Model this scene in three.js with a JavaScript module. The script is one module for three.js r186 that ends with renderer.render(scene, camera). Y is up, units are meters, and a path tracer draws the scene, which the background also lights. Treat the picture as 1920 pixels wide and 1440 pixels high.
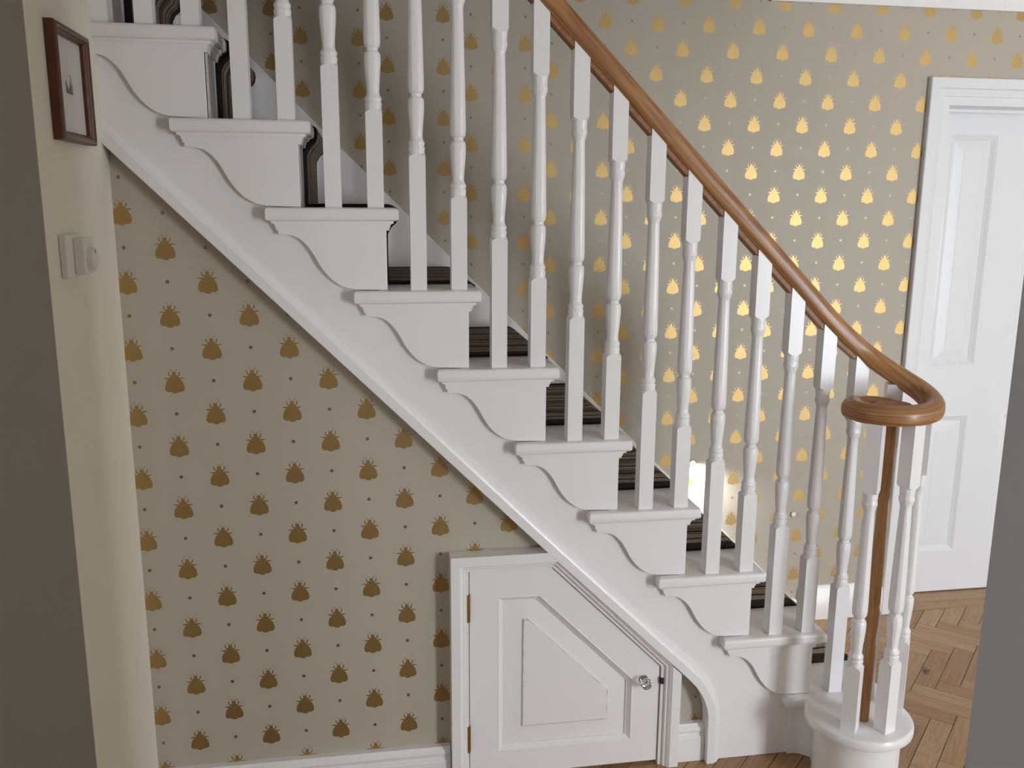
import * as THREE from 'three';
import { RectAreaLightUniformsLib } from 'three/addons/lights/RectAreaLightUniformsLib.js';
import { RoundedBoxGeometry } from 'three/addons/geometries/RoundedBoxGeometry.js';
import { mergeGeometries, mergeVertices, toCreasedNormals } from 'three/addons/utils/BufferGeometryUtils.js';

// ---------------------------------------------------------------- camera, sky, lights, exposure
const scene = new THREE.Scene();
const camera = new THREE.PerspectiveCamera(2 * Math.atan(720 / 1671.9) * 180 / Math.PI, 4 / 3, 0.05, 60);
{
  const yaw = 0.16438, pitch = 0.2014, roll = 0.00614;
  const f = new THREE.Vector3(Math.sin(yaw) * Math.cos(pitch), -Math.sin(pitch), -Math.cos(yaw) * Math.cos(pitch));
  const r0 = new THREE.Vector3(Math.cos(yaw), 0, Math.sin(yaw));
  const u0 = new THREE.Vector3().crossVectors(r0, f);
  const r = r0.clone().multiplyScalar(Math.cos(roll)).addScaledVector(u0, Math.sin(roll));
  const u = u0.clone().multiplyScalar(Math.cos(roll)).addScaledVector(r0, -Math.sin(roll));
  camera.matrixAutoUpdate = true;
  camera.quaternion.setFromRotationMatrix(new THREE.Matrix4().makeBasis(r, u, f.clone().negate()));
  camera.position.set(-1.3496, 1.6852, 2.2944);
}
scene.background = new THREE.Color(0.86, 0.93, 1.0);
scene.backgroundIntensity = 1.0;
RectAreaLightUniformsLib.init();
// daylight through the tall glazed garden door (window_1) and the wide window beside it (window_2)
const WIN = { x0: 2.2, x1: 3.2, y0: 0.06, y1: 2.12, z: 4.6 };
const WIN2 = { z0: 2.2, z1: 4.1, y0: 0.85, y1: 2.1, x: -4.2 };
function daylight(w, h, at, to, intensity, color) {
  const l = new THREE.RectAreaLight(color, intensity, w, h);
  l.position.set(...at); l.lookAt(...to); l.castShadow = true; scene.add(l);
}
daylight(WIN.x1 - WIN.x0, WIN.y1 - WIN.y0, [(WIN.x0 + WIN.x1) / 2, (WIN.y0 + WIN.y1) / 2, WIN.z + 0.16], [(WIN.x0 + WIN.x1) / 2, (WIN.y0 + WIN.y1) / 2, 0], 41, new THREE.Color(0.83, 0.91, 1.0));
daylight(WIN2.z1 - WIN2.z0, WIN2.y1 - WIN2.y0, [WIN2.x - 0.24, (WIN2.y0 + WIN2.y1) / 2, (WIN2.z0 + WIN2.z1) / 2], [0, (WIN2.y0 + WIN2.y1) / 2, (WIN2.z0 + WIN2.z1) / 2], 3.6, new THREE.Color(0.94, 0.97, 1.0));

const renderer = new THREE.WebGLRenderer({ antialias: true });
renderer.toneMapping = THREE.LinearToneMapping;
renderer.toneMappingExposure = 1.0;
renderer.shadowMap.enabled = true;

// ---------------------------------------------------------------- helpers
let seed = 20240611;
const rnd = () => { seed = (seed * 1664525 + 1013904223) >>> 0; return seed / 4294967296; };
const names = new Map();
function numbered(n) { const k = names.get(n) || 0; names.set(n, k + 1); return k ? n + '_' + String(k).padStart(3, '0') : n; }
function lit(m) { m.castShadow = true; m.receiveShadow = true; return m; }
function part(name, geo, mat, parent) { const m = lit(new THREE.Mesh(geo, mat)); m.name = name; parent.add(m); return m; }
function struct(name, geo, mat) { const m = lit(new THREE.Mesh(geo, mat)); m.name = name; m.userData = { kind: 'structure' }; scene.add(m); return m; }
function structGroup(name) { const g = new THREE.Group(); g.name = name; g.userData = { kind: 'structure' }; scene.add(g); return g; }
function thing(name, label, category, group) {
  const g = new THREE.Group(); g.name = numbered(name); g.userData = { label, category }; if (group) g.userData.group = group;
  scene.add(g); return g;
}
const merge = list => mergeGeometries(list.map(g => { const h = g.index ? g.toNonIndexed() : g; for (const k of Object.keys(h.attributes)) if (!['position', 'normal', 'uv'].includes(k)) h.deleteAttribute(k); return h; }));
function box(x0, x1, y0, y1, z0, z1, uvm = true) {
  const g = new THREE.BoxGeometry(x1 - x0, y1 - y0, z1 - z0).toNonIndexed();
  g.translate((x0 + x1) / 2, (y0 + y1) / 2, (z0 + z1) / 2);
  if (uvm) boxUV(g);
  return g;
}
function rbox(x0, x1, y0, y1, z0, z1, r = 0.003, s = 2) {
  const g = new RoundedBoxGeometry(x1 - x0, y1 - y0, z1 - z0, s, r);
  g.translate((x0 + x1) / 2, (y0 + y1) / 2, (z0 + z1) / 2);
  return g;
}
function boxUV(g) {           // uv in metres from the dominant normal
  const p = g.attributes.position, n = g.attributes.normal, uv = g.attributes.uv;
  for (let i = 0; i < p.count; i++) {
    const ax = Math.abs(n.getX(i)), ay = Math.abs(n.getY(i)), az = Math.abs(n.getZ(i));
    if (az >= ax && az >= ay) uv.setXY(i, p.getX(i), p.getY(i));
    else if (ax >= ay) uv.setXY(i, p.getZ(i), p.getY(i));
    else uv.setXY(i, p.getX(i), p.getZ(i));
  }
  return g;
}
const V2 = (x, y) => new THREE.Vector2(x, y);
const shapeOf = pts => new THREE.Shape(pts.map(p => V2(p[0], p[1])));
// board in the x-y plane, z0 (back) to z1 (front)
function board(pts, z0, z1, bevel = 0, holes = []) {
  const s = shapeOf(pts);
  for (const h of holes) s.holes.push(new THREE.Path(h.map(p => V2(p[0], p[1]))));
  const g = new THREE.ExtrudeGeometry(s, { depth: z1 - z0 - 2 * bevel, bevelEnabled: bevel > 0, bevelThickness: bevel, bevelSize: bevel, bevelOffset: -bevel, bevelSegments: 2, steps: 1, curveSegments: 12 });
  g.translate(0, 0, z0 + bevel);
  return g;
}
// slab whose outline is given in (x, z), from y0 to y1, edges rounded by r
function slab(pts, y0, y1, r = 0, seg = 4) {
  const s = shapeOf(pts.map(p => [p[0], -p[1]]));
  const g = new THREE.ExtrudeGeometry(s, { depth: y1 - y0 - 2 * r, bevelEnabled: r > 0, bevelThickness: r, bevelSize: r, bevelOffset: -r, bevelSegments: seg, steps: 1 });
  g.translate(0, 0, r); g.rotateX(-Math.PI / 2); g.translate(0, y0, 0);
  return r > 0 ? toCreasedNormals(g, 0.7) : g;
}
function area(pts) { let a = 0; for (let i = 0; i < pts.length; i++) { const p = pts[i], q = pts[(i + 1) % pts.length]; a += p[0] * q[1] - q[0] * p[1]; } return a / 2; }
function inset(pts, d) {      // mitred inset of a simple polygon
  const s = Math.sign(area(pts)), n = pts.length, out = [];
  for (let i = 0; i < n; i++) {
    const a = pts[(i + n - 1) % n], b = pts[i], c = pts[(i + 1) % n];
    let e1 = [b[0] - a[0], b[1] - a[1]], e2 = [c[0] - b[0], c[1] - b[1]];
    const l1 = Math.hypot(...e1), l2 = Math.hypot(...e2);
    const n1 = [-e1[1] / l1 * s, e1[0] / l1 * s], n2 = [-e2[1] / l2 * s, e2[0] / l2 * s];
    const k = d / Math.max(0.3, 1 + n1[0] * n2[0] + n1[1] * n2[1]);
    out.push([b[0] + (n1[0] + n2[0]) * k, b[1] + (n1[1] + n2[1]) * k]);
  }
  return out;
}
// moulding: profile [offset to the left of the path, out] swept with mitres along a path in a plane; put(a, b, out) -> xyz
function mould(path, profile, put, closed = false, crease = 0.6) {
  const n = path.length, rows = [];
  for (let i = 0; i < n; i++) {
    const b = path[i], a = i ? path[i - 1] : closed ? path[n - 1] : null, c = i < n - 1 ? path[i + 1] : closed ? path[0] : null;
    const nrm = (p, q) => { const l = Math.hypot(q[0] - p[0], q[1] - p[1]); return [-(q[1] - p[1]) / l, (q[0] - p[0]) / l]; };
    const n1 = a ? nrm(a, b) : nrm(b, c), n2 = c ? nrm(b, c) : n1;
    const k = 1 / Math.max(0.25, 1 + n1[0] * n2[0] + n1[1] * n2[1]);
    const m = [(n1[0] + n2[0]) * k, (n1[1] + n2[1]) * k];
    rows.push(profile.map(([o, w]) => put(b[0] + m[0] * o, b[1] + m[1] * o, w)));
  }
  if (closed) rows.push(rows[0]);
  const pos = [], uv = [];
  const tri = (a, b, c) => { for (const p of [a, b, c]) { pos.push(...p); uv.push(p[0], p[1]); } };
  for (let i = 0; i + 1 < rows.length; i++) for (let j = 0; j + 1 < profile.length; j++) {
    const a = rows[i][j], b = rows[i + 1][j], c = rows[i + 1][j + 1], d = rows[i][j + 1];
    tri(a, b, c); tri(a, c, d);
  }
  if (!closed) {              // end caps
    const faces = THREE.ShapeUtils.triangulateShape(profile.map(p => V2(p[0], p[1])), []);
    for (const f of faces) { tri(rows[0][f[0]], rows[0][f[1]], rows[0][f[2]]); const e = rows[rows.length - 1]; tri(e[f[0]], e[f[2]], e[f[1]]); }
  }
  const g = new THREE.BufferGeometry();
  g.setAttribute('position', new THREE.Float32BufferAttribute(pos, 3));
  g.setAttribute('uv', new THREE.Float32BufferAttribute(uv, 2));
  g.computeVertexNormals();
  return toCreasedNormals(g, crease);
}
const onZ = (a, b, w) => [a, b, w];                     // path in x-y, profile comes out along z
function lathe(profile, seg = 28) { return toCreasedNormals(new THREE.LatheGeometry(profile.map(p => V2(p[0], p[1])), seg), 0.55); }
const spline2 = (pts, n) => new THREE.SplineCurve(pts.map(p => V2(p[0], p[1]))).getPoints(n).map(p => [p.x, p.y]);

// ---------------------------------------------------------------- textures
function noiseGrid(w, h, cx, cy, s0) {                  // tiling value noise
  let s = s0; const r = () => { s = (s * 1664525 + 1013904223) >>> 0; return s / 4294967296; };
  const g = Array.from({ length: cx * cy }, r), out = new Float32Array(w * h), sm = t => t * t * (3 - 2 * t);
  for (let y = 0; y < h; y++) for (let x = 0; x < w; x++) {
    const fx = x / w * cx, fy = y / h * cy, ix = Math.floor(fx), iy = Math.floor(fy), tx = sm(fx - ix), ty = sm(fy - iy);
    const a = g[iy * cx + ix], b = g[iy * cx + (ix + 1) % cx], c = g[((iy + 1) % cy) * cx + ix], d = g[((iy + 1) % cy) * cx + (ix + 1) % cx];
    out[y * w + x] = (a * (1 - tx) + b * tx) * (1 - ty) + (c * (1 - tx) + d * tx) * ty;
  }
  return out;
}
function dataTex(w, h, fn, srgb) {
  const d = new Uint8Array(w * h * 4);
  for (let i = 0; i < w * h; i++) { const c = fn(i % w, Math.floor(i / w), i); for (let k = 0; k < 3; k++) d[i * 4 + k] = Math.max(0, Math.min(255, Math.round(c[k]))); d[i * 4 + 3] = 255; }
  const t = new THREE.DataTexture(d, w, h); t.wrapS = t.wrapT = THREE.RepeatWrapping; t.magFilter = THREE.LinearFilter; t.minFilter = THREE.LinearMipmapLinearFilter; t.generateMipmaps = true;
  if (srgb) t.colorSpace = THREE.SRGBColorSpace; t.needsUpdate = true; return t;
}
function woodTex(base, dark, light, sd, w = 512, h = 256) {   // grain runs along u
  const a = noiseGrid(w, h, 3, 40, sd), b = noiseGrid(w, h, 8, 120, sd + 7), c = noiseGrid(w, h, 2, 6, sd + 13), d = noiseGrid(w, h, 60, 128, sd + 29);
  return dataTex(w, h, (x, y, i) => {
    const ring = 0.5 + 0.5 * Math.sin((y / h * 9 + c[i] * 5 + a[i] * 1.2) * 6.283);
    const t = 0.35 * ring + 0.3 * a[i] + 0.25 * b[i] + 0.1 * d[i];
    const k = (t - 0.5) * 2;
    return base.map((v, j) => k > 0 ? v + (light[j] - v) * k : v + (dark[j] - v) * -k);
  }, true);
}
// wallpaper tile: two bees and two dots; [colour, roughness/metalness]
function wallpaper() {
  const W = 1024, H = 896, px = W / 0.19;               // the tile is 0.19 m wide
  const make = (ground, motif, dot) => {
    const c = document.createElement('canvas'); c.width = W; c.height = H;
    const g = c.getContext('2d'); g.fillStyle = ground; g.fillRect(0, 0, W, H);
    const bee = (cx, cy) => {
      const s = px * 0.001; g.save(); g.translate(cx, cy); g.scale(s, s); g.fillStyle = motif; g.strokeStyle = motif; g.lineCap = 'round'; g.lineJoin = 'round';
      g.beginPath(); g.ellipse(0, -19.8, 5.4, 4.8, 0, 0, 7); g.fill();                                  // head
      g.beginPath(); g.ellipse(0, -10, 9.6, 7.6, 0, 0, 7); g.fill();                                    // thorax
      g.beginPath(); g.moveTo(-8, -10);                                                                // folded wings with a scalloped hem
      g.bezierCurveTo(-17, -6, -23.5, 5, -23.8, 17); g.bezierCurveTo(-24, 26, -15, 29, -9.2, 25.6);
      g.bezierCurveTo(-7, 32.5, 7, 32.5, 9.2, 25.6); g.bezierCurveTo(15, 29, 24, 26, 23.8, 17);
      g.bezierCurveTo(23.5, 5, 17, -6, 8, -10); g.closePath(); g.fill();
      for (const k of [-1, 1]) {
        g.lineWidth = 1.5; g.beginPath(); g.moveTo(2.2 * k, -24.5); g.quadraticCurveTo(4.5 * k, -29, 10 * k, -31); g.stroke();          // feelers
        g.lineWidth = 3.2; g.beginPath(); g.moveTo(7 * k, -12.5); g.quadraticCurveTo(14 * k, -15.5, 13 * k, -23); g.stroke();         // front legs
        g.beginPath(); g.moveTo(7 * k, -9.5); g.lineTo(16 * k, -10.2); g.quadraticCurveTo(21 * k, -10.4, 26 * k, -8.4); g.quadraticCurveTo(20 * k, -6.2, 9 * k, -5); g.closePath(); g.fill();   // middle legs
      }
      g.restore();
    };
    const spot = (cx, cy) => { g.fillStyle = dot; g.beginPath(); g.arc(cx, cy, 4.6 * px * 0.001, 0, 7); g.fill(); };
    bee(W * .25, H * .75); bee(W * .75, H * .25); spot(W * .75, H * .75); spot(W * .25, H * .25);
    const t = new THREE.CanvasTexture(c); t.wrapS = t.wrapT = THREE.RepeatWrapping; t.anisotropy = 8; return t;
  };
  const col = make('#b8af9f', '#b39662', '#978460'); col.colorSpace = THREE.SRGBColorSpace;
  const orm = make('rgb(0,140,0)', 'rgb(0,112,222)', 'rgb(0,108,215)');
  return [col, orm];
}
const [beeCol, beeOrm] = wallpaper();
function paperMat(dx, dy, x0, y0) {
  const place = t => { const c = t.clone(); c.repeat.set(1 / (2 * dx), 1 / (2 * dy)); c.offset.set(0.25 - x0 / (2 * dx), 0.25 - y0 / (2 * dy)); c.needsUpdate = true; return c; };
  const o = place(beeOrm);
  return new THREE.MeshStandardMaterial({ map: place(beeCol), roughnessMap: o, metalnessMap: o, roughness: 1, metalness: 1 });
}
const std = (c, roughness = 0.5, extra = {}) => new THREE.MeshPhysicalMaterial({ color: c, roughness, ...extra });
const brushN = noiseGrid(256, 256, 24, 128, 5), brushM = noiseGrid(256, 256, 12, 16, 9);
const brush = dataTex(256, 256, (x, y, i) => { const v = 255 * (0.65 * brushN[i] + 0.35 * brushM[i]); return [v, v, v]; });
brush.repeat.set(4, 4);
const roller = dataTex(256, 256, (x, y, i) => { const v = 255 * brushN[(y * 256 + x * 7) % 65536] * 0.5 + 127 * brushM[i]; return [v, v, v]; });
roller.repeat.set(6, 6);
const M = {
  white: std(0xf0edec, 0.30, { bumpMap: brush, bumpScale: 0.00012 }),
  whiteDoor: std(0xeaeaeb, 0.38, { bumpMap: brush, bumpScale: 0.0001 }),
  ceiling: std(0xf4f3f0, 0.9),
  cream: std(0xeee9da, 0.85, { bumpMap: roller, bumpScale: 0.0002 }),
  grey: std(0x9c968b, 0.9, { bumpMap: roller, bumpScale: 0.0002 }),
  greyCool: std(0xc2c2c6, 0.9, { bumpMap: roller, bumpScale: 0.0002 }),
  plain: std(0xd8d2c6, 0.9),
  brass: std(0xb48a4a, 0.35, { metalness: 1 }),
  chrome: std(0xd0d0d0, 0.12, { metalness: 1 }),
  black: std(0x191614, 0.7),
  plastic: std(0xeeebe4, 0.35),
  glass: new THREE.MeshPhysicalMaterial({ color: 0xffffff, roughness: 0.02, transmission: 1, thickness: 0, ior: 1.5 }),
  matteGlass: new THREE.MeshPhysicalMaterial({ color: 0xffffff, roughness: 0.02, transmission: 1, thickness: 0, ior: 1.04 }),
  solidGlass: new THREE.MeshPhysicalMaterial({ color: 0xffffff, roughness: 0.02, transmission: 1, thickness: 0.03, ior: 1.5 }),
  gap: std(0x2a211a, 0.9),
};
const oakTex = woodTex([162, 114, 72], [118, 76, 44], [186, 140, 94], 31);
const oak = std(0xffffff, 0.33, { map: oakTex });
const mahogTex = woodTex([92, 46, 24], [52, 24, 12], [122, 68, 38], 77); mahogTex.repeat.set(3, 12);
const mahogany = std(0xffffff, 0.35, { map: mahogTex });
const farPaper = paperMat(0.0943, 0.0840, -0.1221, 2.3056);
const nearPaper = paperMat(0.0973, 0.0855, -1.8394, 1.3972);

// ---------------------------------------------------------------- room shell
const H = 2.475, ZW = -0.891, ZN = -0.07;
{
  const g = structGroup('floor');
  part('subfloor', box(-4.3, 4.5, -0.12, -0.0045, -1.25, 4.7), M.gap, g);
  // herringbone of oak blocks laid at 45 degrees
  const L = 0.303, W = 0.0693, GAP = 0.0009, c45 = Math.SQRT1_2;
  const tones = [[[173, 136, 96], [147, 108, 70], [185, 152, 111]], [[163, 124, 85], [133, 96, 64], [177, 140, 101]], [[180, 145, 106], [154, 117, 80], [191, 159, 120]], [[166, 125, 88], [131, 94, 64], [179, 141, 102]], [[175, 138, 97], [143, 104, 69], [189, 152, 111]]];
  const mats = tones.map((t, i) => std(0xffffff, 0.42, { map: woodTex(...t, 101 + i * 17, 256, 128) }));
  const clip = (poly, f) => { const out = []; for (let i = 0; i < poly.length; i++) { const a = poly[i], b = poly[(i + 1) % poly.length], fa = f(a), fb = f(b); if (fa >= 0) out.push(a); if (fa * fb < 0) { const t = fa / (fa - fb); out.push([a[0] + (b[0] - a[0]) * t, a[1] + (b[1] - a[1]) * t]); } } return out; };
  const toW = (u, v) => [u * c45 + v * c45, -u * c45 + v * c45];
  const blocks = [];
  const u0 = 0.650, v0 = 0.1453;
  for (let n = -14; n <= 14; n++) for (let k = -60; k <= 60; k++) for (let o = 0; o < 2; o++) {
    const bu = u0 + k * W - n * L, bv = v0 + k * W + n * L;
    const r = o ? [bu + L, bv + W - L, bu + L + W, bv + W] : [bu, bv, bu + L, bv + W];
    let poly = [toW(r[0] + GAP, r[1] + GAP), toW(r[2] - GAP, r[1] + GAP), toW(r[2] - GAP, r[3] - GAP), toW(r[0] + GAP, r[3] - GAP)];
    const cx = poly.reduce((s, p) => s + p[0], 0) / 4, cz = poly.reduce((s, p) => s + p[1], 0) / 4;
    if (cx < -0.95 || cx > 1.9 || cz > 0.62 || cz < -1.1) continue;
    if (cx < 0.02 && cz < -0.12) continue;              // under the stairs
    poly = clip(poly, p => p[1] - (-0.886)); if (poly.length < 3 || Math.abs(area(poly)) < 1e-4) continue;
    blocks.push({ poly, o, r, cx, cz });
  }
  blocks.sort((a, b) => a.cx * 0.4 - a.cz - (b.cx * 0.4 - b.cz));
  const polyPrism = (poly, uvf) => {
    const P = area(poly) > 0 ? poly.slice().reverse() : poly, I = inset(P, 0.0009), pos = [], uv = [];
    const q = (p, y) => { pos.push(p[0], y, p[1]); uv.push(...uvf(p)); };
    for (let i = 1; i + 1 < I.length; i++) { q(I[0], 0); q(I[i], 0); q(I[i + 1], 0); }
    for (let i = 0; i < P.length; i++) {
      const j = (i + 1) % P.length;
      q(I[i], 0); q(P[i], -0.0009); q(P[j], -0.0009); q(I[i], 0); q(P[j], -0.0009); q(I[j], 0);
      q(P[i], -0.0009); q(P[i], -0.0042); q(P[j], -0.0042); q(P[i], -0.0009); q(P[j], -0.0042); q(P[j], -0.0009);
    }
    const geo = new THREE.BufferGeometry(); geo.setAttribute('position', new THREE.Float32BufferAttribute(pos, 3)); geo.setAttribute('uv', new THREE.Float32BufferAttribute(uv, 2)); geo.computeVertexNormals();
    return geo;
  };
  const knotU = 0.7588, knotV = 0.1592;                 // one block has a dark knot
  const kn = noiseGrid(256, 128, 40, 24, 77), kb = woodTex(...tones[1], 204, 256, 128);
  for (let y = 0; y < 128; y++) for (let x = 0; x < 256; x++) {
    const dx = (x - 128) / 256 * 0.6, dy = (y - 64) / 128 * 0.15, r = Math.hypot(dx / 0.024, dy / 0.015) + (kn[y * 256 + x] - 0.5) * 1.1, k = Math.max(0, Math.min(1, 1.25 - r)), i = (y * 256 + x) * 4;
    for (let c = 0; c < 3; c++) kb.image.data[i + c] = kb.image.data[i + c] * (1 - 0.72 * k);
  }
  const knotMat = std(0xffffff, 0.45, { map: kb });
  blocks.slice(0, 290).forEach(b => {
    let ou = rnd(), ov = rnd();
    const hasKnot = !b.o && knotU > b.r[0] && knotU < b.r[2] && knotV > b.r[1] && knotV < b.r[3];
    if (hasKnot) { ou = 0.5 - knotU / 0.6; ov = 0.5 - knotV / 0.15; }
    const uvf = p => { const u = (p[0] - p[1]) * c45, v = (p[0] + p[1]) * c45; return b.o ? [v / 0.6 + ou, u / 0.15 + ov] : [u / 0.6 + ou, v / 0.15 + ov]; };
    part('parquet_block', polyPrism(b.poly, uvf), hasKnot ? knotMat : mats[Math.floor(rnd() * mats.length)], g);
  });
  // straight boards along the wall and in the door opening
  const plank = (x0, x1, z0, z1, m) => part('plank', polyPrism([[x0, z0], [x1, z0], [x1, z1], [x0, z1]], p => [p[0] / 0.6, p[1] / 0.15 + x0]), mats[m], g);
  plank(0.75, 1.75, -0.957, -0.888, 4); plank(0.75, 1.75, -1.06, -0.959, 2); 
  // the rest of the room's floor, outside the view
  const rest = std(0x9a7a58, 0.5);
  part('floorboards', merge([box(-4.3, -0.96, -0.0045, -0.0005, -0.06, 4.7), box(-0.96, 4.5, -0.0045, -0.0005, 0.66, 4.7), box(1.95, 4.5, -0.0045, -0.0005, -1.2, 0.66)]), rest, g);
}
{
  // back wall with a doorway
  const D = { x0: 0.815, x1: 1.685, y1: 2.062 };
  const g = board([[-4, 0], [D.x0, 0], [D.x0, D.y1], [D.x1, D.y1], [D.x1, 0], [4.5, 0], [4.5, 5.2], [-4, 5.2]], ZW - 0.12, ZW);
  struct('wall_back', g, farPaper);
  // door casing
  const prof = [[0, -0.895], [0, -0.872], [0.003, -0.869], [0.038, -0.869], [0.042, -0.874], [0.052, -0.876], [0.06, -0.881], [0.066, -0.882], [0.068, -0.895]];
  const casing = mould([[0.747, 0.002], [0.747, 2.15], [1.755, 2.15], [1.755, 0.002]].reverse(), prof, onZ);
  const t = structGroup('trim_1'); t.userData.label = 'white moulded casing around the hall door';
  part('casing', casing, M.whiteDoor, t);
  part('lining', merge([box(0.812, 0.842, 0.002, 2.052, -1.1, -0.8905), box(1.658, 1.688, 0.002, 2.052, -1.1, -0.8905), box(0.812, 1.688, 2.052, 2.088, -1.1, -0.8895)]), M.whiteDoor, t);
  part('door_stop', merge([box(0.842, 0.852, 0.002, 2.045, -1.028, -1.012), box(1.648, 1.658, 0.002, 2.045, -1.028, -1.012), box(0.842, 1.658, 2.04, 2.052, -1.028, -1.012)]), M.whiteDoor, t);
  struct('trim_2', box(0.1, 4.4, 2.389, H, ZW, -0.871), M.ceiling);      // flat white board under the ceiling
  // four panel door
  const d = structGroup('door_1'); d.userData.label = 'white four panel hall door, closed';
  const zf = -1.045, open = [[0.968, 1.182, 1.019, 1.962], [1.345, 1.559, 1.019, 1.962], [0.968, 1.182, 0.19, 0.808], [1.345, 1.559, 0.19, 0.808]];
  const rect = ([a, b, c, e], k = 0) => [[a + k, c + k], [b - k, c + k], [b - k, e - k], [a + k, e - k]];
  part('leaf', board(rect([0.848, 1.656, 0.006, 2.046]), zf - 0.04, zf, 0, open.map(o => rect(o).reverse())), M.whiteDoor, d);
  for (const o of open) {
    const p = part('panel', mould(rect(o, 0.026), [[0, zf - 0.012], [0.006, zf - 0.0115], [0.045, zf - 0.004], [0.047, zf - 0.004], [0.0475, zf - 0.0035]], onZ, true, 0.2), M.whiteDoor, d);
    part('panel_field', board(rect(o, 0.07), zf - 0.02, zf - 0.0035), M.whiteDoor, p);
    part('panel_moulding', mould(rect(o), [[0, zf], [0.004, zf + 0.001], [0.01, zf - 0.001], [0.018, zf - 0.008], [0.024, zf - 0.01], [0.0265, zf - 0.0125]], onZ, true, 0.4), M.whiteDoor, p);
  }
  // base board of the back wall
  const sk = [[0, -0.892], [0, -0.869], [0.105, -0.869], [0.110, -0.872], [0.116, -0.872], [0.126, -0.878], [0.136, -0.88], [0.1435, -0.886], [0.1435, -0.892]];
  const base = (x0, x1) => mould([[x0, 0.001], [x1, 0.001]], sk, onZ);
  const b = structGroup('baseboard_back');
  part('board', base(0.376, 0.745), M.white, b); part('board', base(1.757, 4.4), M.white, b);
}
// wall under the stairs, left pier, grey walls in front, outer shell
const lowLine = x => 1.8158 - 1.00236 * (x + 1.955);    // lower edge of the string
struct('wall_understair', board([[-1.99, 0], [-0.3, 0], [-0.3, 0.36], [-1.99, lowLine(-1.99) + 0.03]], ZN - 0.03, ZN), nearPaper);
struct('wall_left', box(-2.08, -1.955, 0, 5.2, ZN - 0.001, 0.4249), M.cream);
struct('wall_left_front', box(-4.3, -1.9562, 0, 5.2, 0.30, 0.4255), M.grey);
struct('wall_right', rbox(-0.665, -0.545, 0, H, 1.45, 2.5, 0.004), M.greyCool);
struct('wall_end', box(4.4, 4.55, 0, H, -1.3, 4.8), M.plain);

{
  const hole = w => [[w.x0, w.y0], [w.x0, w.y1], [w.x1, w.y1], [w.x1, w.y0]];
  struct('wall_rear', board([[-4.4, 0], [4.5, 0], [4.5, H], [-4.4, H]], 4.6, 4.75, 0, [hole(WIN)]), M.plain);
  struct('wall_side', merge([box(-4.4, -4.2, 0, H, 0.3, WIN2.z0), box(-4.4, -4.2, 0, H, WIN2.z1, 4.8), box(-4.4, -4.2, 0, WIN2.y0, WIN2.z0, WIN2.z1), box(-4.4, -4.2, WIN2.y1, H, WIN2.z0, WIN2.z1)]), M.plain);
  const glaze = (name, w, cols, rails, put) => {        // w: [a0, a1, b0, b1] in the plane of the wall
    const g = structGroup(name), f = 0.05, [a0, a1, b0, b1] = w, o = [[a0, b0], [a0, b1], [a1, b1], [a1, b0]];
    const add = (n, geo, m) => { put(geo); part(n, geo, m, g); };
    add('window_frame', board(o, 0.02, 0.09, 0, [inset(o, f).reverse()]), M.white);
    for (let k = 1; k < cols; k++) { const x = a0 + (a1 - a0) * k / cols; add('glazing_bar', box(x - 0.03, x + 0.03, b0 + f, b1 - f, 0.03, 0.08), M.white); }
    for (const r of rails) { const y = b0 + (b1 - b0) * r; add('glazing_bar', box(a0 + f, a1 - f, y - 0.03, y + 0.03, 0.032, 0.078), M.white); }
    add('pane', box(a0 + f, a1 - f, b0 + f, b1 - f, 0.054, 0.056), M.glass);
  };
  glaze('window_1', [WIN.x0, WIN.x1, WIN.y0, WIN.y1], 2, [0.5], g => g.translate(0, 0, WIN.z));
  glaze('window_2', [WIN2.z0, WIN2.z1, WIN2.y0, WIN2.y1], 3, [], g => { g.rotateY(-Math.PI / 2); g.translate(WIN2.x - 0.02, 0, 0); });
}
struct('ceiling', merge([box(0.1, 4.5, H, H + 0.22, ZW + 0.001, 4.8), box(-4.4, 0.0999, H, H + 0.22, 0.06, 4.8)]), M.ceiling);
struct('wall_stairwell', merge([box(-4, 0.22, H + 0.22, 5.2, 0.06, 0.16), box(0.1, 0.22, H + 0.22, 5.2, ZW, 0.06), box(-4.1, -4, 0, 5.2, ZW - 0.1, 0.3)]), M.plain);
struct('ceiling_stairwell', box(-4.1, 0.3, 5.2, 5.3, ZW - 0.1, 0.2), M.ceiling);
// base boards under the stairs
{
  const sk = [[0, ZN - 0.001], [0, -0.04], [0.078, -0.04], [0.082, -0.043], [0.086, -0.043], [0.092, -0.048], [0.094, -0.044], [0.104, -0.041], [0.112, -0.046], [0.116, -0.05], [0.121, -0.052], [0.121, ZN - 0.001]];
  const b = structGroup('baseboard_understair');
  part('board', mould([[-1.955, 0.001], [-1.137, 0.001]], sk, onZ), M.white, b);
  part('board', mould([[-0.446, 0.001], [-0.3565, 0.001]], sk, onZ), M.white, b);
}

// ---------------------------------------------------------------- staircase
const RISE = 0.20857, GO = 0.21, NT = 12;
const TX = k => -(k - 2) * GO, TY = k => k * RISE;
const stairs = thing('staircase', 'white painted open string staircase with scrolled tread brackets and rounded bottom step', 'staircase');
const XL = -1.9552, RS = 0.031, NOSE = 0.033;
const arc = (cx, cz, r, a0, a1, n) => Array.from({ length: n + 1 }, (_, i) => { const a = a0 + (a1 - a0) * i / n; return [cx + r * Math.cos(a), cz + r * Math.sin(a)]; });
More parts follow.
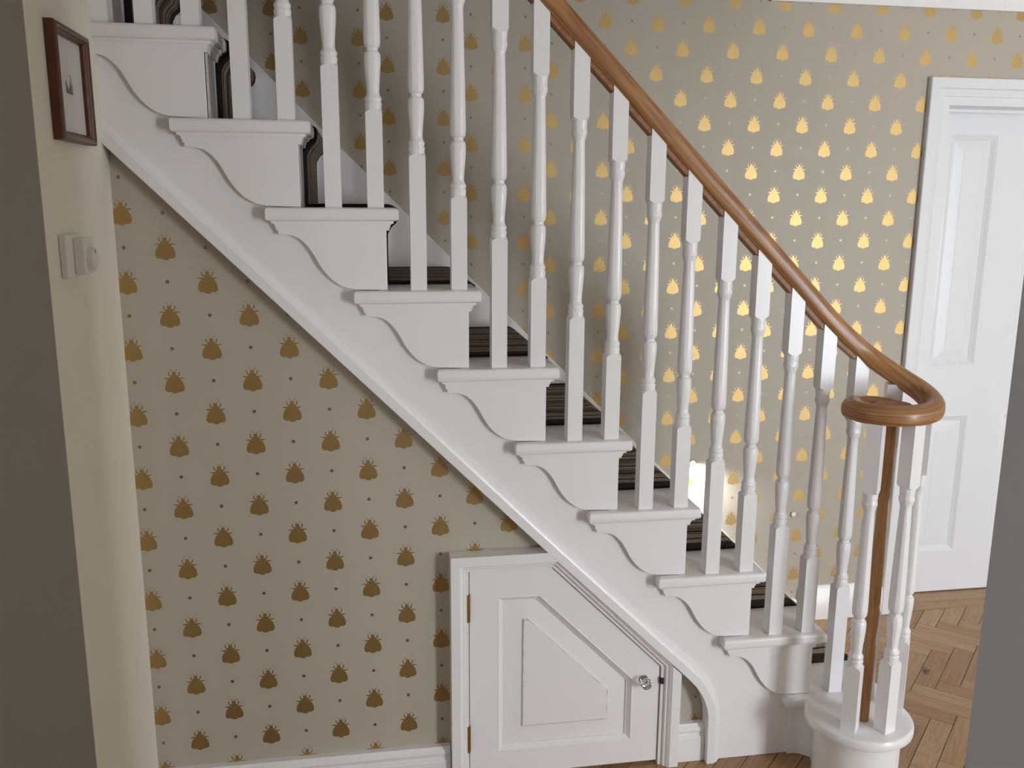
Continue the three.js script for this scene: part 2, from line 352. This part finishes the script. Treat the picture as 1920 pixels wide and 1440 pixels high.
// what reaches into the left wall ends flush at its face, slid back along the slope where the piece is raked
function atWall(g, slope = 0) { const p = g.attributes.position; for (let i = 0; i < p.count; i++) if (p.getX(i) < XL && p.getZ(i) > -0.0705) { const d = XL - p.getX(i); p.setXYZ(i, XL, p.getY(i) + slope * d, p.getZ(i)); } return g; }
const CUR = { x: 0.06, z: 0.1, r: 0.153 };
function treadOutline(k, tail = -0.058) {
  const x = TX(k);
  if (k === 1) {
    const right = arc(CUR.x, CUR.z, CUR.r, -0.05, Math.PI + 0.28, 40);
    return [[-0.055, -0.864], [x, -0.864], [x, 0.04], ...right, ...spline2([[-0.082, 0.045], [-0.068, 0.022], [-0.06, 0.006], [-0.07, 0.0]], 6).slice(1), [-0.116, 0], [-0.116, tail], [-0.055, tail]];
  }
  if (k >= 11) return [[x - 0.265, -0.864], [x, -0.864], [x, -0.075], [x - 0.265, -0.075]];
  const xl = Math.max(x - 0.326, -1.985);
  const xb = x - 0.265;
  return [[x - 0.265, -0.864], [x, -0.864], [x, 0], [xl, 0], [xl, tail], [xb, tail]];
}
for (let k = 1; k <= NT; k++) {
  const o = treadOutline(k), y = TY(k);
  const tread = part('tread', atWall(slab(o, y - NOSE, y, 0.0085, 4)), M.white, stairs);
  if (k < 11) {
    const y1 = y - NOSE, o2 = treadOutline(k, -0.066);
    part('cove_moulding', atWall(merge([slab(inset(o2, 0.0125), y1 - 0.006, y1 + 0.001), slab(inset(o2, 0.0165), y1 - 0.0075, y1 - 0.006), slab(inset(o2, 0.0195), y1 - 0.0105, y1 - 0.0075), slab(inset(o2, 0.021), y1 - 0.0165, y1 - 0.0105), slab(inset(o2, 0.0232), y1 - 0.0235, y1 - 0.0165)])), M.white, tread);
  }
}
// risers (the lowest one is the rounded drum)
for (let k = 1; k <= NT; k++) {
  const x = TX(k) - RS;
  if (k === 1) { part('riser', toCreasedNormals(slab(inset(treadOutline(1, -0.09), RS), 0.001, TY(1) - NOSE - 0.018), 0.5), M.white, stairs); continue; }
  part('riser', rbox(x - 0.02, x, TY(k - 1) - 0.002, TY(k) - NOSE + 0.002, -0.864, k > 10 ? -0.07 : -0.026, 0.001, 1), M.white, stairs);
}
// string board behind the brackets
{
  const pts = [[XL, lowLine(XL) + 0.03], [-0.47, lowLine(-0.47) + 0.03]];
  const edge = spline2([[-0.47, lowLine(-0.47) + 0.03], [-0.412, 0.318], [-0.365, 0.262], [-0.338, 0.2], [-0.332, 0.13], [-0.325, 0.001]], 16);
  const top = [[0.12, 0.001], [0.12, TY(1) - NOSE - 0.004]];
  for (let k = 1; k <= 10; k++) { top.push([TX(k + 1) - RS - 0.001, TY(k) - NOSE - 0.004]); top.push([TX(k + 1) - RS - 0.001, TY(k + 1) - NOSE - 0.004]); }
  top[top.length - 1][1] = TY(11) - NOSE - 0.004;
  top.push([XL, TY(11) - NOSE - 0.004]);
  part('string_board', board([...pts, ...edge.slice(1), ...top], -0.066, -0.04), M.white, stairs);
  // fascia and bead along its lower edge
  const low = [[-2.03, lowLine(-2.03)], [-0.86, lowLine(-0.86)], [-0.53, lowLine(-0.53) + 0.006]];
  const bend = spline2([[-0.53, lowLine(-0.53) + 0.006], [-0.4483, 0.3141], [-0.4, 0.2632], [-0.3752, 0.2227], [-0.362, 0.186], [-0.3575, 0.1588], [-0.3555, 0.0835], [-0.3545, 0.001]], 24);
  part('string_moulding', atWall(mould([...low, ...bend.slice(1)], [[0, -0.066], [0, -0.0195], [0.0012, -0.0185], [0.0235, -0.0185], [0.0245, -0.0215], [0.0275, -0.0225], [0.033, -0.0245], [0.039, -0.029], [0.0425, -0.0345], [0.0435, -0.0345], [0.0445, -0.0385], [0.0475, -0.0385], [0.0475, -0.041], [0.0475, -0.066]], onZ, false, 0.5), -1.00236), M.white, stairs);
}
// scrolled brackets under the tread ends
{
  const raw = [[243, 480], [320, 484], [400, 497], [480, 540], [555, 615], [610, 700], [665, 795], [735, 885], [810, 952], [900, 1002], [985, 1023], [1050, 1030]];
  const curve = spline2(raw.map(([a, b]) => [-(1495 - a) / 6 / 698, -(b - 205) / 6 / 698 * (0.2086 / 0.1967) + 0.0035]), 40);
  for (let k = 2; k <= 11; k++) {
    const x = TX(k), y = TY(k), yb = TY(k - 1) + 0.0005;
    let pts = [[x - 0.299, y - NOSE - 0.0005], ...curve.map(([a, b]) => [x + a, Math.max(y + b, yb)]), [x - RS, yb], [x - RS, y - NOSE - 0.0005]];
    if (x - 0.299 < XL) {      // cut where the stairs run into the wall
      const cut = []; for (let i = 0; i < pts.length; i++) { const a = pts[i], b = pts[(i + 1) % pts.length]; const fa = a[0] - XL, fb = b[0] - XL; if (fa >= 0) cut.push(a); if (fa * fb < 0) { const t = fa / (fa - fb); cut.push([XL, a[1] + (b[1] - a[1]) * t]); } }
      pts = cut;
    }
    part('bracket', board(pts, -0.0405, -0.0235, 0.0012), M.white, stairs);
  }
}
// string along the wall
{
  const l = x => 0.4276 - 1.0014 * (x - 0.0149);
  part('wall_string', board([[-3.4, l(-3.4) - 0.55], [-0.2, 0.001], [0.362, 0.001], [0.362, 0.095], [0.345, l(0.345)], [-3.4, l(-3.4)]], ZW + 0.0005, -0.8645, 0.003), M.white, stairs);
}

// ---------------------------------------------------------------- balustrade
const rail = thing('stair_balustrade', 'white turned balusters under a curling oak handrail that ends in a volute', 'balustrade');
const under = x => 2.1635 - 0.99319 * (x + 0.896);
function balusterParts(h) {   // h: dy of the turned pattern, base y, top y, in baluster coordinates (base top = 0)
  const S = 0.0205;
  const turned = [[0.0195, -0.004], [0.0198, 0.006], [0.0205, 0.0115], [0.0208, 0.014], [0.0205, 0.0165], [0.0188, 0.0195], [0.0188, 0.0215], [0.0203, 0.024], [0.0205, 0.0275], [0.0196, 0.031], [0.0172, 0.034], [0.0156, 0.040], [0.0155, 0.047], [0.0163, 0.060], [0.0178, 0.077], [0.0192, 0.094], [0.0203, 0.109], [0.0206, 0.122], [0.0201, 0.130], [0.0184, 0.1355], [0.0150, 0.1385], [0.0143, 0.142], [0.0146, 0.1455], [0.0175, 0.1485], [0.0197, 0.1535], [0.0206, 0.162], [0.0207, 0.175], [0.0200, 0.225], [0.0188, 0.290], [0.0175, 0.350], [0.0162, 0.410], [0.0153, 0.450], [0.0153, 0.458], [0.0165, 0.462], [0.0178, 0.4645], [0.0178, 0.468], [0.0197, 0.4715], [0.0206, 0.476], [0.0206, 0.481], [0.0192, 0.486], [0.0192, 0.489], [0.0198, 0.494], [0.0203, 0.502], [0.0200, 0.512]];
  return { S, turned, top: 0.5095 };
}
const BP = balusterParts();
const turnedGeo = lathe(BP.turned, 28);
// square block whose end facing the turning has rounded-off corners
function block(y0, y1, atTop) {
  const S = BP.S, pos = [], ring = [], N = 8;
  const outline = []; for (let s = 0; s < 4; s++) { const a = Math.PI / 4 + s * Math.PI / 2, b = a + Math.PI / 2; const p = [Math.cos(a) * S * Math.SQRT2, Math.sin(a) * S * Math.SQRT2], q = [Math.cos(b) * S * Math.SQRT2, Math.sin(b) * S * Math.SQRT2]; for (let i = 0; i < N; i++) outline.push([p[0] + (q[0] - p[0]) * i / N, p[1] + (q[1] - p[1]) * i / N]); }
  const dir = atTop ? 1 : -1, yEnd = atTop ? y1 : y0, yFar = atTop ? y0 : y1;
  const sh = outline.map(([x, z]) => { const r = Math.hypot(x, z); return yEnd + dir * (0.0105 - 0.9 * (r - S) * 1.25); });
  const n = outline.length, quad = (a, b, c, d) => pos.push(...a, ...b, ...c, ...a, ...c, ...d);
  for (let i = 0; i < n; i++) {
    const j = (i + 1) % n, A = outline[i], B = outline[j];
    const a = [A[0], yFar, A[1]], b = [B[0], yFar, B[1]], c = [B[0], sh[j], B[1]], d = [A[0], sh[i], A[1]];
    const ca = [A[0] * 0.6, yEnd + dir * 0.013, A[1] * 0.6], cb = [B[0] * 0.6, yEnd + dir * 0.013, B[1] * 0.6], o = [0, yEnd + dir * 0.013, 0], e = [0, yFar, 0];
    if (atTop) { quad(a, d, c, b); quad(d, ca, cb, c); pos.push(...ca, ...o, ...cb); pos.push(...a, ...b, ...e); }
    else { quad(a, b, c, d); quad(d, c, cb, ca); pos.push(...ca, ...cb, ...o); pos.push(...a, ...e, ...b); }
  }
  const g = new THREE.BufferGeometry(); g.setAttribute('position', new THREE.Float32BufferAttribute(pos, 3));
  const uv = []; for (let i = 0; i < pos.length; i += 3) uv.push(pos[i] + pos[i + 2], pos[i + 1]); g.setAttribute('uv', new THREE.Float32BufferAttribute(uv, 2));
  g.computeVertexNormals(); return toCreasedNormals(g, 0.35);
}
function baluster(x, z, yFoot, yBaseTop, yTop, turn = 0) {
  const g = new THREE.Group(); g.name = 'baluster'; rail.add(g);
  g.position.set(x, yBaseTop, z); g.rotation.y = turn;
  part('base_block', block(yFoot - yBaseTop, 0 - 0.008, true), M.white, g);
  part('turned_shaft', turnedGeo, M.white, g);
  part('top_block', block(BP.top + 0.008, yTop - yBaseTop, false), M.white, g);
}
const ZB = -0.0365;
for (let k = 2; k <= 10; k++) for (const off of [-0.1605, -0.056]) {
  const x = TX(k) + off, d = -0.99319 * (x + 0.896);
  baluster(x, ZB, TY(k), 1.489 + d, under(x) + 0.03);
}
const NEWEL = [[-0.009, 0.171, 0.409, -Math.PI / 4], [0.0875, 0.1905, 0.425, -0.34 + 0.68 * 0 + Math.PI * 0 + 0.66], [0.187, 0.09, 0.43, 0.9], [0.135, 0.011, 0.487, -0.35], [0.05, ZB, 0.556, 0]];
NEWEL[1][3] = 0.33;
NEWEL.forEach(([x, z, b, t], i) => baluster(x, z, TY(1), b, [1.112, 1.115, 1.135, 1.184, 1.275][i], t));
// oak newel under the volute
{
  const p = [[0.0005, 0], [0.0165, 0], [0.0172, 0.10], [0.0175, 0.215], [0.0165, 0.224], [0.0178, 0.228], [0.0180, 0.233], [0.0165, 0.238], [0.0150, 0.243], [0.0150, 0.255], [0.0162, 0.275], [0.0178, 0.300], [0.0190, 0.325], [0.0188, 0.342], [0.0172, 0.352], [0.0150, 0.356], [0.0160, 0.362], [0.0180, 0.372], [0.0184, 0.39], [0.0176, 0.46], [0.0160, 0.56], [0.0145, 0.66], [0.0150, 0.672], [0.0172, 0.684], [0.0178, 0.692], [0.0160, 0.700], [0.0170, 0.706], [0.0176, 0.72], [0.0176, 0.91], [0.0005, 0.91]];
  const g = lathe(p, 28); const uv = g.attributes.uv; for (let i = 0; i < uv.count; i++) uv.setXY(i, g.attributes.position.getY(i) * 1.6, uv.getX(i) * 0.6);
  const n = part('newel_post', g, std(0xffffff, 0.35, { map: woodTex([186, 136, 88], [160, 110, 66], [202, 154, 106], 57) }), rail); n.position.set(0.055, TY(1), 0.133); n.userData.label = 'slim turned oak newel post';
}
// handrail: a rounded section swept down the pitch, eased level and curled into a volute
{
  const pts = [];
  const cy = x => under(x) + 0.039;
  for (const x of [-1.945, -1.5, -1.0, -0.6, -0.35, -0.2, -0.12, -0.06]) pts.push([x, cy(x), ZB]);
  pts.push([0.0, 1.318, -0.0365], [0.06, 1.270, -0.034], [0.112, 1.231, -0.012], [0.158, 1.197, 0.022], [0.187, 1.171, 0.064], [0.19, 1.153, 0.107], [0.168, 1.142, 0.15], [0.124, 1.137, 0.181], [0.068, 1.135, 0.193], [0.012, 1.135, 0.179], [-0.028, 1.135, 0.14], [-0.034, 1.135, 0.09], [-0.006, 1.135, 0.056], [0.042, 1.135, 0.052], [0.078, 1.135, 0.075], [0.084, 1.134, 0.105]);
  const cur = new THREE.CatmullRomCurve3(pts.map(p => new THREE.Vector3(...p)), false, 'centripetal');
  const n = 340, N = 30, pos = [], uv = [], idx = [];
  const sec = []; for (let i = 0; i < N; i++) { const a = i / N * Math.PI * 2, c = Math.cos(a), s = Math.sin(a), e = s < 0 ? 0.62 : 0.9; sec.push([Math.sign(c) * Math.pow(Math.abs(c), e) * 0.0295, Math.sign(s) * Math.pow(Math.abs(s), e) * 0.0275]); }
  let len = 0, prev = null;
  for (let i = 0; i <= n; i++) {
    const t = i / n, p = cur.getPointAt(t), d = cur.getTangentAt(t);
    if (prev) len += p.distanceTo(prev); prev = p;
    const side = new THREE.Vector3(d.z, 0, -d.x).normalize(), up = new THREE.Vector3().crossVectors(d, side).normalize(); if (up.y < 0) { up.negate(); }
    const sc = t > 0.955 ? 1 - (t - 0.955) / 0.045 * 0.25 : 1;
    for (let j = 0; j < N; j++) { const q = p.clone().addScaledVector(side, sec[j][0] * sc).addScaledVector(up, sec[j][1] * sc); pos.push(q.x, q.y, q.z); uv.push(len * 1.2, j / N * 0.55); }
  }
  for (let i = 0; i < n; i++) for (let j = 0; j < N; j++) { const a = i * N + j, b = i * N + (j + 1) % N, c = a + N, d = b + N; idx.push(a, c, b, b, c, d); }
  const cap = (row, flip) => { for (let j = 1; j + 1 < N; j++) { const a = row * N, b = row * N + j, c = row * N + j + 1; flip ? idx.push(a, c, b) : idx.push(a, b, c); } };
  cap(0, false); cap(n, true);
  const g = new THREE.BufferGeometry(); g.setAttribute('position', new THREE.Float32BufferAttribute(pos, 3)); g.setAttribute('uv', new THREE.Float32BufferAttribute(uv, 2)); g.setIndex(idx); g.computeVertexNormals();
  const filletTex = oakTex.clone(); filletTex.repeat.set(1.2, 9); filletTex.rotation = 0.78; filletTex.needsUpdate = true;
  const filletOak = std(0xe8dcd2, 0.5, { map: filletTex });
  const hr = part('handrail', g, oak, rail); hr.userData.label = 'varnished oak handrail';
  const eye = lathe([[0.0005, -0.024], [0.04, -0.024], [0.052, -0.016], [0.055, 0], [0.052, 0.012], [0.045, 0.0175], [0.02, 0.0195], [0.0005, 0.0195]], 36);
  const ev = eye.attributes.uv; for (let i = 0; i < ev.count; i++) ev.setXY(i, eye.attributes.position.getX(i) * 1.2, eye.attributes.position.getZ(i) * 5);
  const e = part('volute_eye', eye, oak, hr); e.position.set(0.068, 1.135, 0.122);
  // fillets that fill the groove between the balusters
  const xs = []; for (let k = 10; k >= 2; k--) for (const off of [-0.1605, -0.056]) xs.push(TX(k) + off); xs.push(0.05);
  for (let i = 0; i + 1 < xs.length; i++) {
    const a = xs[i] + 0.0207, b = xs[i + 1] - 0.0207;
    const lift = x => x > -0.06 ? (x + 0.06) * 0.2 : 0;
    part('fillet', board([[a, under(a) - 0.013 + lift(a)], [b, under(b) - 0.013 + lift(b)], [b, under(b) + 0.012 + lift(b)], [a, under(a) + 0.012 + lift(a)]], ZB - 0.0175, ZB + 0.0175), filletOak, hr);
  }
}

// ---------------------------------------------------------------- stair runner
{
  const run = thing('stair_runner', 'brown striped carpet runner with dark bound edges laid up the white stairs', 'carpet');
  const line = [];            // outer face of the carpet, from the floor up
  const T = 0.008;
  for (let k = 1; k <= NT; k++) {
    const x = TX(k), y = TY(k), xr = x - RS + T;
    line.push([xr, k === 1 ? 0.002 : TY(k - 1) + T], [xr, y - 0.085], [xr + 0.001, y - 0.07], [x - 0.02 + T, y - 0.052], [x - 0.008 + T, y - 0.042], [x - 0.002 + T, y - 0.032], [x + T, y - 0.018], [x - 0.002 + T, y - 0.004], [x - 0.008, y + T * 0.6], [x - 0.016, y + T], [x - 0.03, y + T]);
    line.push([x - GO - RS + T + 0.004, y + T]);
  }
  const inn = line.map((p, i) => { const a = line[Math.max(0, i - 1)], b = line[Math.min(line.length - 1, i + 1)]; const dx = b[0] - a[0], dy = b[1] - a[1], l = Math.hypot(dx, dy); return [p[0] - dy / l * -T * -0.9, p[1] - dx / l * T * -0.9 * -1 * -1]; });
  const strip = (z0, z1) => {
    const pos = [], uv = []; let s = 0;
    const q = (a, b, c, d, u) => { pos.push(...a, ...b, ...c, ...a, ...c, ...d); uv.push(...u[0], ...u[1], ...u[2], ...u[0], ...u[2], ...u[3]); };
    for (let i = 0; i + 1 < line.length; i++) {
      const A = line[i], B = line[i + 1], a = inn[i], b = inn[i + 1], l = Math.hypot(B[0] - A[0], B[1] - A[1]);
      const u = [[-z0, s], [-z0, s + l], [-z1, s + l], [-z1, s]];
      q([A[0], A[1], z0], [B[0], B[1], z0], [B[0], B[1], z1], [A[0], A[1], z1], u);
      q([A[0], A[1], z1], [B[0], B[1], z1], [b[0], b[1], z1], [a[0], a[1], z1], u);
      q([A[0], A[1], z0], [a[0], a[1], z0], [b[0], b[1], z0], [B[0], B[1], z0], u);
      s += l;
    }
    const g = new THREE.BufferGeometry(); g.setAttribute('position', new THREE.Float32BufferAttribute(pos, 3)); g.setAttribute('uv', new THREE.Float32BufferAttribute(uv, 2)); g.computeVertexNormals();
    return toCreasedNormals(g, 0.9);
  };
  // woven stripes across the width; uv.x = distance from the string in metres
  const W = 1024, Hh = 256, w0 = 0.19, w1 = 0.77, pile = noiseGrid(W, Hh, 256, 128, 41), rough = noiseGrid(W, Hh, 64, 32, 43), wob = noiseGrid(W, Hh, 8, 16, 47);
  const taupe = [158, 142, 126], dark = [34, 26, 24], mid = [112, 97, 86], plum = [80, 56, 54];
  const edges = []; { let z = 0.235, kk = 0; const seq = [[0.030, taupe], [0.010, dark], [0.034, taupe], [0.005, dark], [0.007, taupe], [0.013, dark], [0.022, mid], [0.006, dark], [0.009, taupe], [0.004, dark], [0.026, taupe], [0.012, dark], [0.016, taupe], [0.004, plum], [0.008, taupe], [0.004, dark], [0.03, mid], [0.009, dark]]; while (z < 0.78) { const [w, c] = seq[kk++ % seq.length]; edges.push([z, z + w, c]); z += w; } }
  const tex = dataTex(W, Hh, (x, y, i) => {
    const z = w0 + (w1 - w0) * x / W + (wob[i] - 0.5) * 0.0025; let c = dark;
    for (const e of edges) if (z >= e[0] && z < e[1]) { c = e[2]; break; }
    const k = 0.72 + 0.4 * pile[i] + 0.16 * rough[i]; return c.map(v => v * k);
  }, true);
  tex.repeat.set(1 / (w1 - w0), 1 / 0.25); tex.offset.set(-w0 / (w1 - w0), 0);
  const bumpT = dataTex(256, 256, (x, y, i) => { const v = pile[(y * W + x) % (W * Hh)] * 255; return [v, v, v]; }); bumpT.repeat.set(6, 6);
  const carpet = std(0xffffff, 0.95, { map: tex, bumpMap: bumpT, bumpScale: 0.002, sheen: 0.25, sheenRoughness: 0.6 });
  const binding = std(0x201815, 0.9, { bumpMap: bumpT, bumpScale: 0.002 });
  part('pile', strip(-0.718, -0.236), carpet, run);
  part('bound_edge', strip(-0.236, -0.19), binding, run);
  part('bound_edge', strip(-0.762, -0.718), binding, run);
}

// ---------------------------------------------------------------- cupboard under the stairs
{
  const cup = thing('understair_cupboard', 'white sloping cupboard door with raised panel and moulded frame under the stairs', 'cupboard');
  const zf = -0.0195, zd = -0.047;
  part('frame', board([[-1.135, 0.001], [-1.1085, 0.001], [-1.1085, 0.689], [-0.83, 0.689], [-0.8585, 0.7178], [-1.135, 0.7178]], ZN + 0.0005, zf, 0.0012), M.white, cup);
  part('frame_stile', board([[-0.4756, 0.001], [-0.447, 0.001], [-0.447, lowLine(-0.447) + 0.004], [-0.4756, lowLine(-0.4756) + 0.004]], ZN + 0.0005, zf, 0.0008), M.white, cup);
  const out = [[-1.082, 0.001], [-1.082, 0.6655], [-0.8425, 0.6655], [-0.5045, 0.3276], [-0.5045, 0.001]];
  part('frame_moulding', mould(out, [[0, ZN + 0.0005], [0, -0.048], [0.0005, -0.040], [0.011, -0.0385], [0.0115, -0.033], [0.014, -0.0305], [0.018, -0.0305], [0.0215, -0.026], [0.0255, -0.0225], [0.0285, -0.0205], [0.0285, ZN + 0.0005]], onZ, false, 0.4), M.white, cup);
  const leaf = inset(out, 0.0024).map(p => [p[0], Math.max(p[1], 0.014)]);
  const hole = [[-0.9985, 0.0885], [-0.9985, 0.581], [-0.876, 0.581], [-0.5895, 0.292], [-0.5895, 0.0885]];
  const door = part('door', board(leaf, ZN + 0.0005, zd, 0, [hole]), M.white, cup);
  const cw = hole.slice().reverse();
  part('panel_moulding', mould(cw, [[0, zd], [0.003, zd + 0.0008], [0.0055, zd - 0.0015], [0.0105, zd - 0.008], [0.015, zd - 0.0115], [0.017, zd - 0.012], [0.0175, zd - 0.0165]], onZ, true, 0.4), M.white, door);
  const field = inset(hole, 0.0765);
  part('panel_bevel', mould(inset(cw, 0.0165), [[0, zd - 0.0165], [0.0585, zd - 0.0085], [0.0592, zd - 0.004], [0.061, zd - 0.004]], onZ, true, 0.2), M.white, door);
  part('panel_field', board(field, zd - 0.018, zd - 0.004), M.white, door);
  for (const [y0, y1] of [[0.5135, 0.5975], [0.101, 0.1864]]) {
    const h = new THREE.Group(); h.name = 'hinge'; door.add(h); h.userData.label = 'brass butt hinge';
    const n = 5, s = (y1 - y0) / n;
    for (let i = 0; i < n; i++) { const c = new THREE.CylinderGeometry(0.0042, 0.0042, s - 0.001, 14); c.translate(-1.0835, y0 + s * (i + 0.5), -0.0405); part('knuckle', c, M.brass, h); }
    part('leaf_plate', box(-1.0825, -1.0775, y0, y1, -0.0455, -0.0445), M.brass, h);
  }
  // faceted glass knob on a bright rose
  const k = new THREE.Group(); k.name = 'knob'; door.add(k); k.position.set(-0.5565, 0.288, zd); k.userData.label = 'faceted clear glass knob';
  const turnZ = g => { g.rotateX(Math.PI / 2); return g; };
  part('rose', turnZ(lathe([[0.0003, 0], [0.0145, 0], [0.0145, 0.002], [0.0125, 0.0045], [0.0065, 0.006], [0.0062, 0.014], [0.0003, 0.014]], 24)), M.chrome, k);
  const gl = new THREE.LatheGeometry([[0.0003, 0.012], [0.010, 0.012], [0.0125, 0.015], [0.0175, 0.023], [0.0185, 0.030], [0.0155, 0.037], [0.009, 0.040], [0.0003, 0.040]].map(p => V2(...p)), 8).toNonIndexed(); gl.computeVertexNormals(); turnZ(gl); gl.rotateZ(0.25);
  part('glass_head', gl, M.solidGlass, k);
  part('keep', box(-0.5062, -0.4965, 0.272, 0.292, -0.0515, -0.0372), M.black, door).userData.label = 'dark latch keep';
}

// ---------------------------------------------------------------- things on the left wall
{
  const pic = thing('framed_picture', 'small dark wooden frame with a tiny grey print on the cream wall', 'picture');
  const X = -1.955, onX = (a, b, w) => [X + w, b, a];
  const z0 = 0.096, z1 = 0.326, y0 = 1.8025, y1 = 2.032;
  const o = [[z0, y0], [z1, y0], [z1, y1], [z0, y1]];
  const names4 = [];
  const prof = [[0, 0.0005], [0, 0.018], [0.002, 0.021], [0.008, 0.023], [0.012, 0.021], [0.0145, 0.0165], [0.0165, 0.016], [0.0195, 0.012], [0.02, 0.004]];
  for (let i = 0; i < 4; i++) {        // four mitred rails
    const a = o[i], b = o[(i + 1) % 4];
    const g = mould([o[(i + 3) % 4], a, b, o[(i + 2) % 4]], prof, onX, false, 0.5);
    // keep only the middle run of the sweep
    const p = g.attributes.position, per = (prof.length - 1) * 6; const ng = new THREE.BufferGeometry();
    for (const nm of ['position', 'normal', 'uv']) { const at = g.attributes[nm], s = at.itemSize; ng.setAttribute(nm, new THREE.Float32BufferAttribute(at.array.slice(per * s, 2 * per * s), s)); }
    const u = ng.attributes.uv, q = ng.attributes.position; for (let j = 0; j < u.count; j++) i % 2 ? u.setXY(j, q.getY(j), q.getZ(j)) : u.setXY(j, q.getZ(j), q.getY(j));
    part('frame_rail', ng, mahogany, pic);
  }
  part('mount', box(X + 0.0005, X + 0.005, y0 + 0.01, y1 - 0.01, z0 + 0.01, z1 - 0.01), std(0xdcded8, 0.8), pic);
  const c = document.createElement('canvas'); c.width = 128; c.height = 160; const g = c.getContext('2d'); g.fillStyle = '#d6d8d2'; g.fillRect(0, 0, 128, 160);
  let s = 99; const r = () => { s = (s * 1664525 + 1013904223) >>> 0; return s / 4294967296; };
  for (let i = 0; i < 900; i++) { const x = r() * 108 + 10, t = r(), y = 148 - t * t * (60 + 80 * Math.exp(-Math.pow((x - 100) / 14, 2)) + 30 * Math.sin(x * 0.09)); g.fillStyle = `rgba(${70 + r() * 60},${75 + r() * 60},${72 + r() * 55},0.5)`; g.fillRect(x - 4, y - 3, 5 + r() * 8, 4 + r() * 6); }
  const t = new THREE.CanvasTexture(c); t.colorSpace = THREE.SRGBColorSpace;
  const pr = new THREE.PlaneGeometry(0.052, 0.042); pr.rotateY(Math.PI / 2); pr.translate(X + 0.0054, 1.921, 0.212);
  part('print', pr, std(0xffffff, 0.8, { map: t }), pic);
  part('glass', box(X + 0.0075, X + 0.009, y0 + 0.018, y1 - 0.018, z0 + 0.014, z1 - 0.014), M.matteGlass, pic);
}
{
  const sw = thing('room_thermostat', 'white plastic thermostat with a round dial on the cream wall below the picture', 'thermostat');
  const X = -1.955;
  const rb = (x0, x1, y0, y1, z0, z1, r) => rbox(x0, x1, y0, y1, z0, z1, r, 3);
  part('back_plate', rb(X + 0.0002, X + 0.014, 1.5265, 1.614, 0.247, 0.356, 0.003), M.plastic, sw);
  part('cover', rb(X + 0.013, X + 0.036, 1.5315, 1.6065, 0.247, 0.312, 0.004), M.plastic, sw);
  const dial = new THREE.CylinderGeometry(0.024, 0.0265, 0.012, 36); dial.rotateZ(-Math.PI / 2); dial.translate(X + 0.041, 1.562, 0.279);
  part('dial', dial, M.plastic, sw);
  part('pointer', box(X + 0.0472, X + 0.0478, 1.574, 1.582, 0.2782, 0.2798), M.gap, sw);
}
// ---------------------------------------------------------------- small lights set in the wall above the stairs
for (const [x, y, on, lab] of [[-0.1065, 0.6913, 1, 'small round wall light glowing above the striped runner'], [0.3317, 0.4587, 0.0, 'small round unlit wall light near the skirting end by the bottom step']]) {
  const l = thing('stair_light', lab, 'wall light', 'low stair lights');
  l.position.set(x, y, ZW);
  const tz = g => { g.rotateX(Math.PI / 2); return g; };
  part('rim', tz(lathe([[0.0105, 0.0005], [0.0135, 0.0005], [0.0135, 0.003], [0.0115, 0.0045], [0.0105, 0.003]], 28)), M.chrome, l);
  part('lens', tz(lathe([[0.0003, 0.0085], [0.006, 0.0075], [0.0105, 0.003], [0.0105, 0.0006], [0.0003, 0.0006]], 24)), on ? std(0xffffff, 0.3, { emissive: new THREE.Color(1, 0.98, 0.94), emissiveIntensity: 2.5 }) : M.plastic, l);
  if (on) {
    const s = new THREE.SpotLight(new THREE.Color(1, 0.99, 0.97), 0.9, 1.2, 1.1, 0.9, 2);
    s.position.set(x, y, ZW + 0.05); s.target.position.set(x + 0.12, y - 0.4, ZW - 0.02); s.castShadow = true; scene.add(s, s.target);
  }
}
renderer.render(scene, camera);
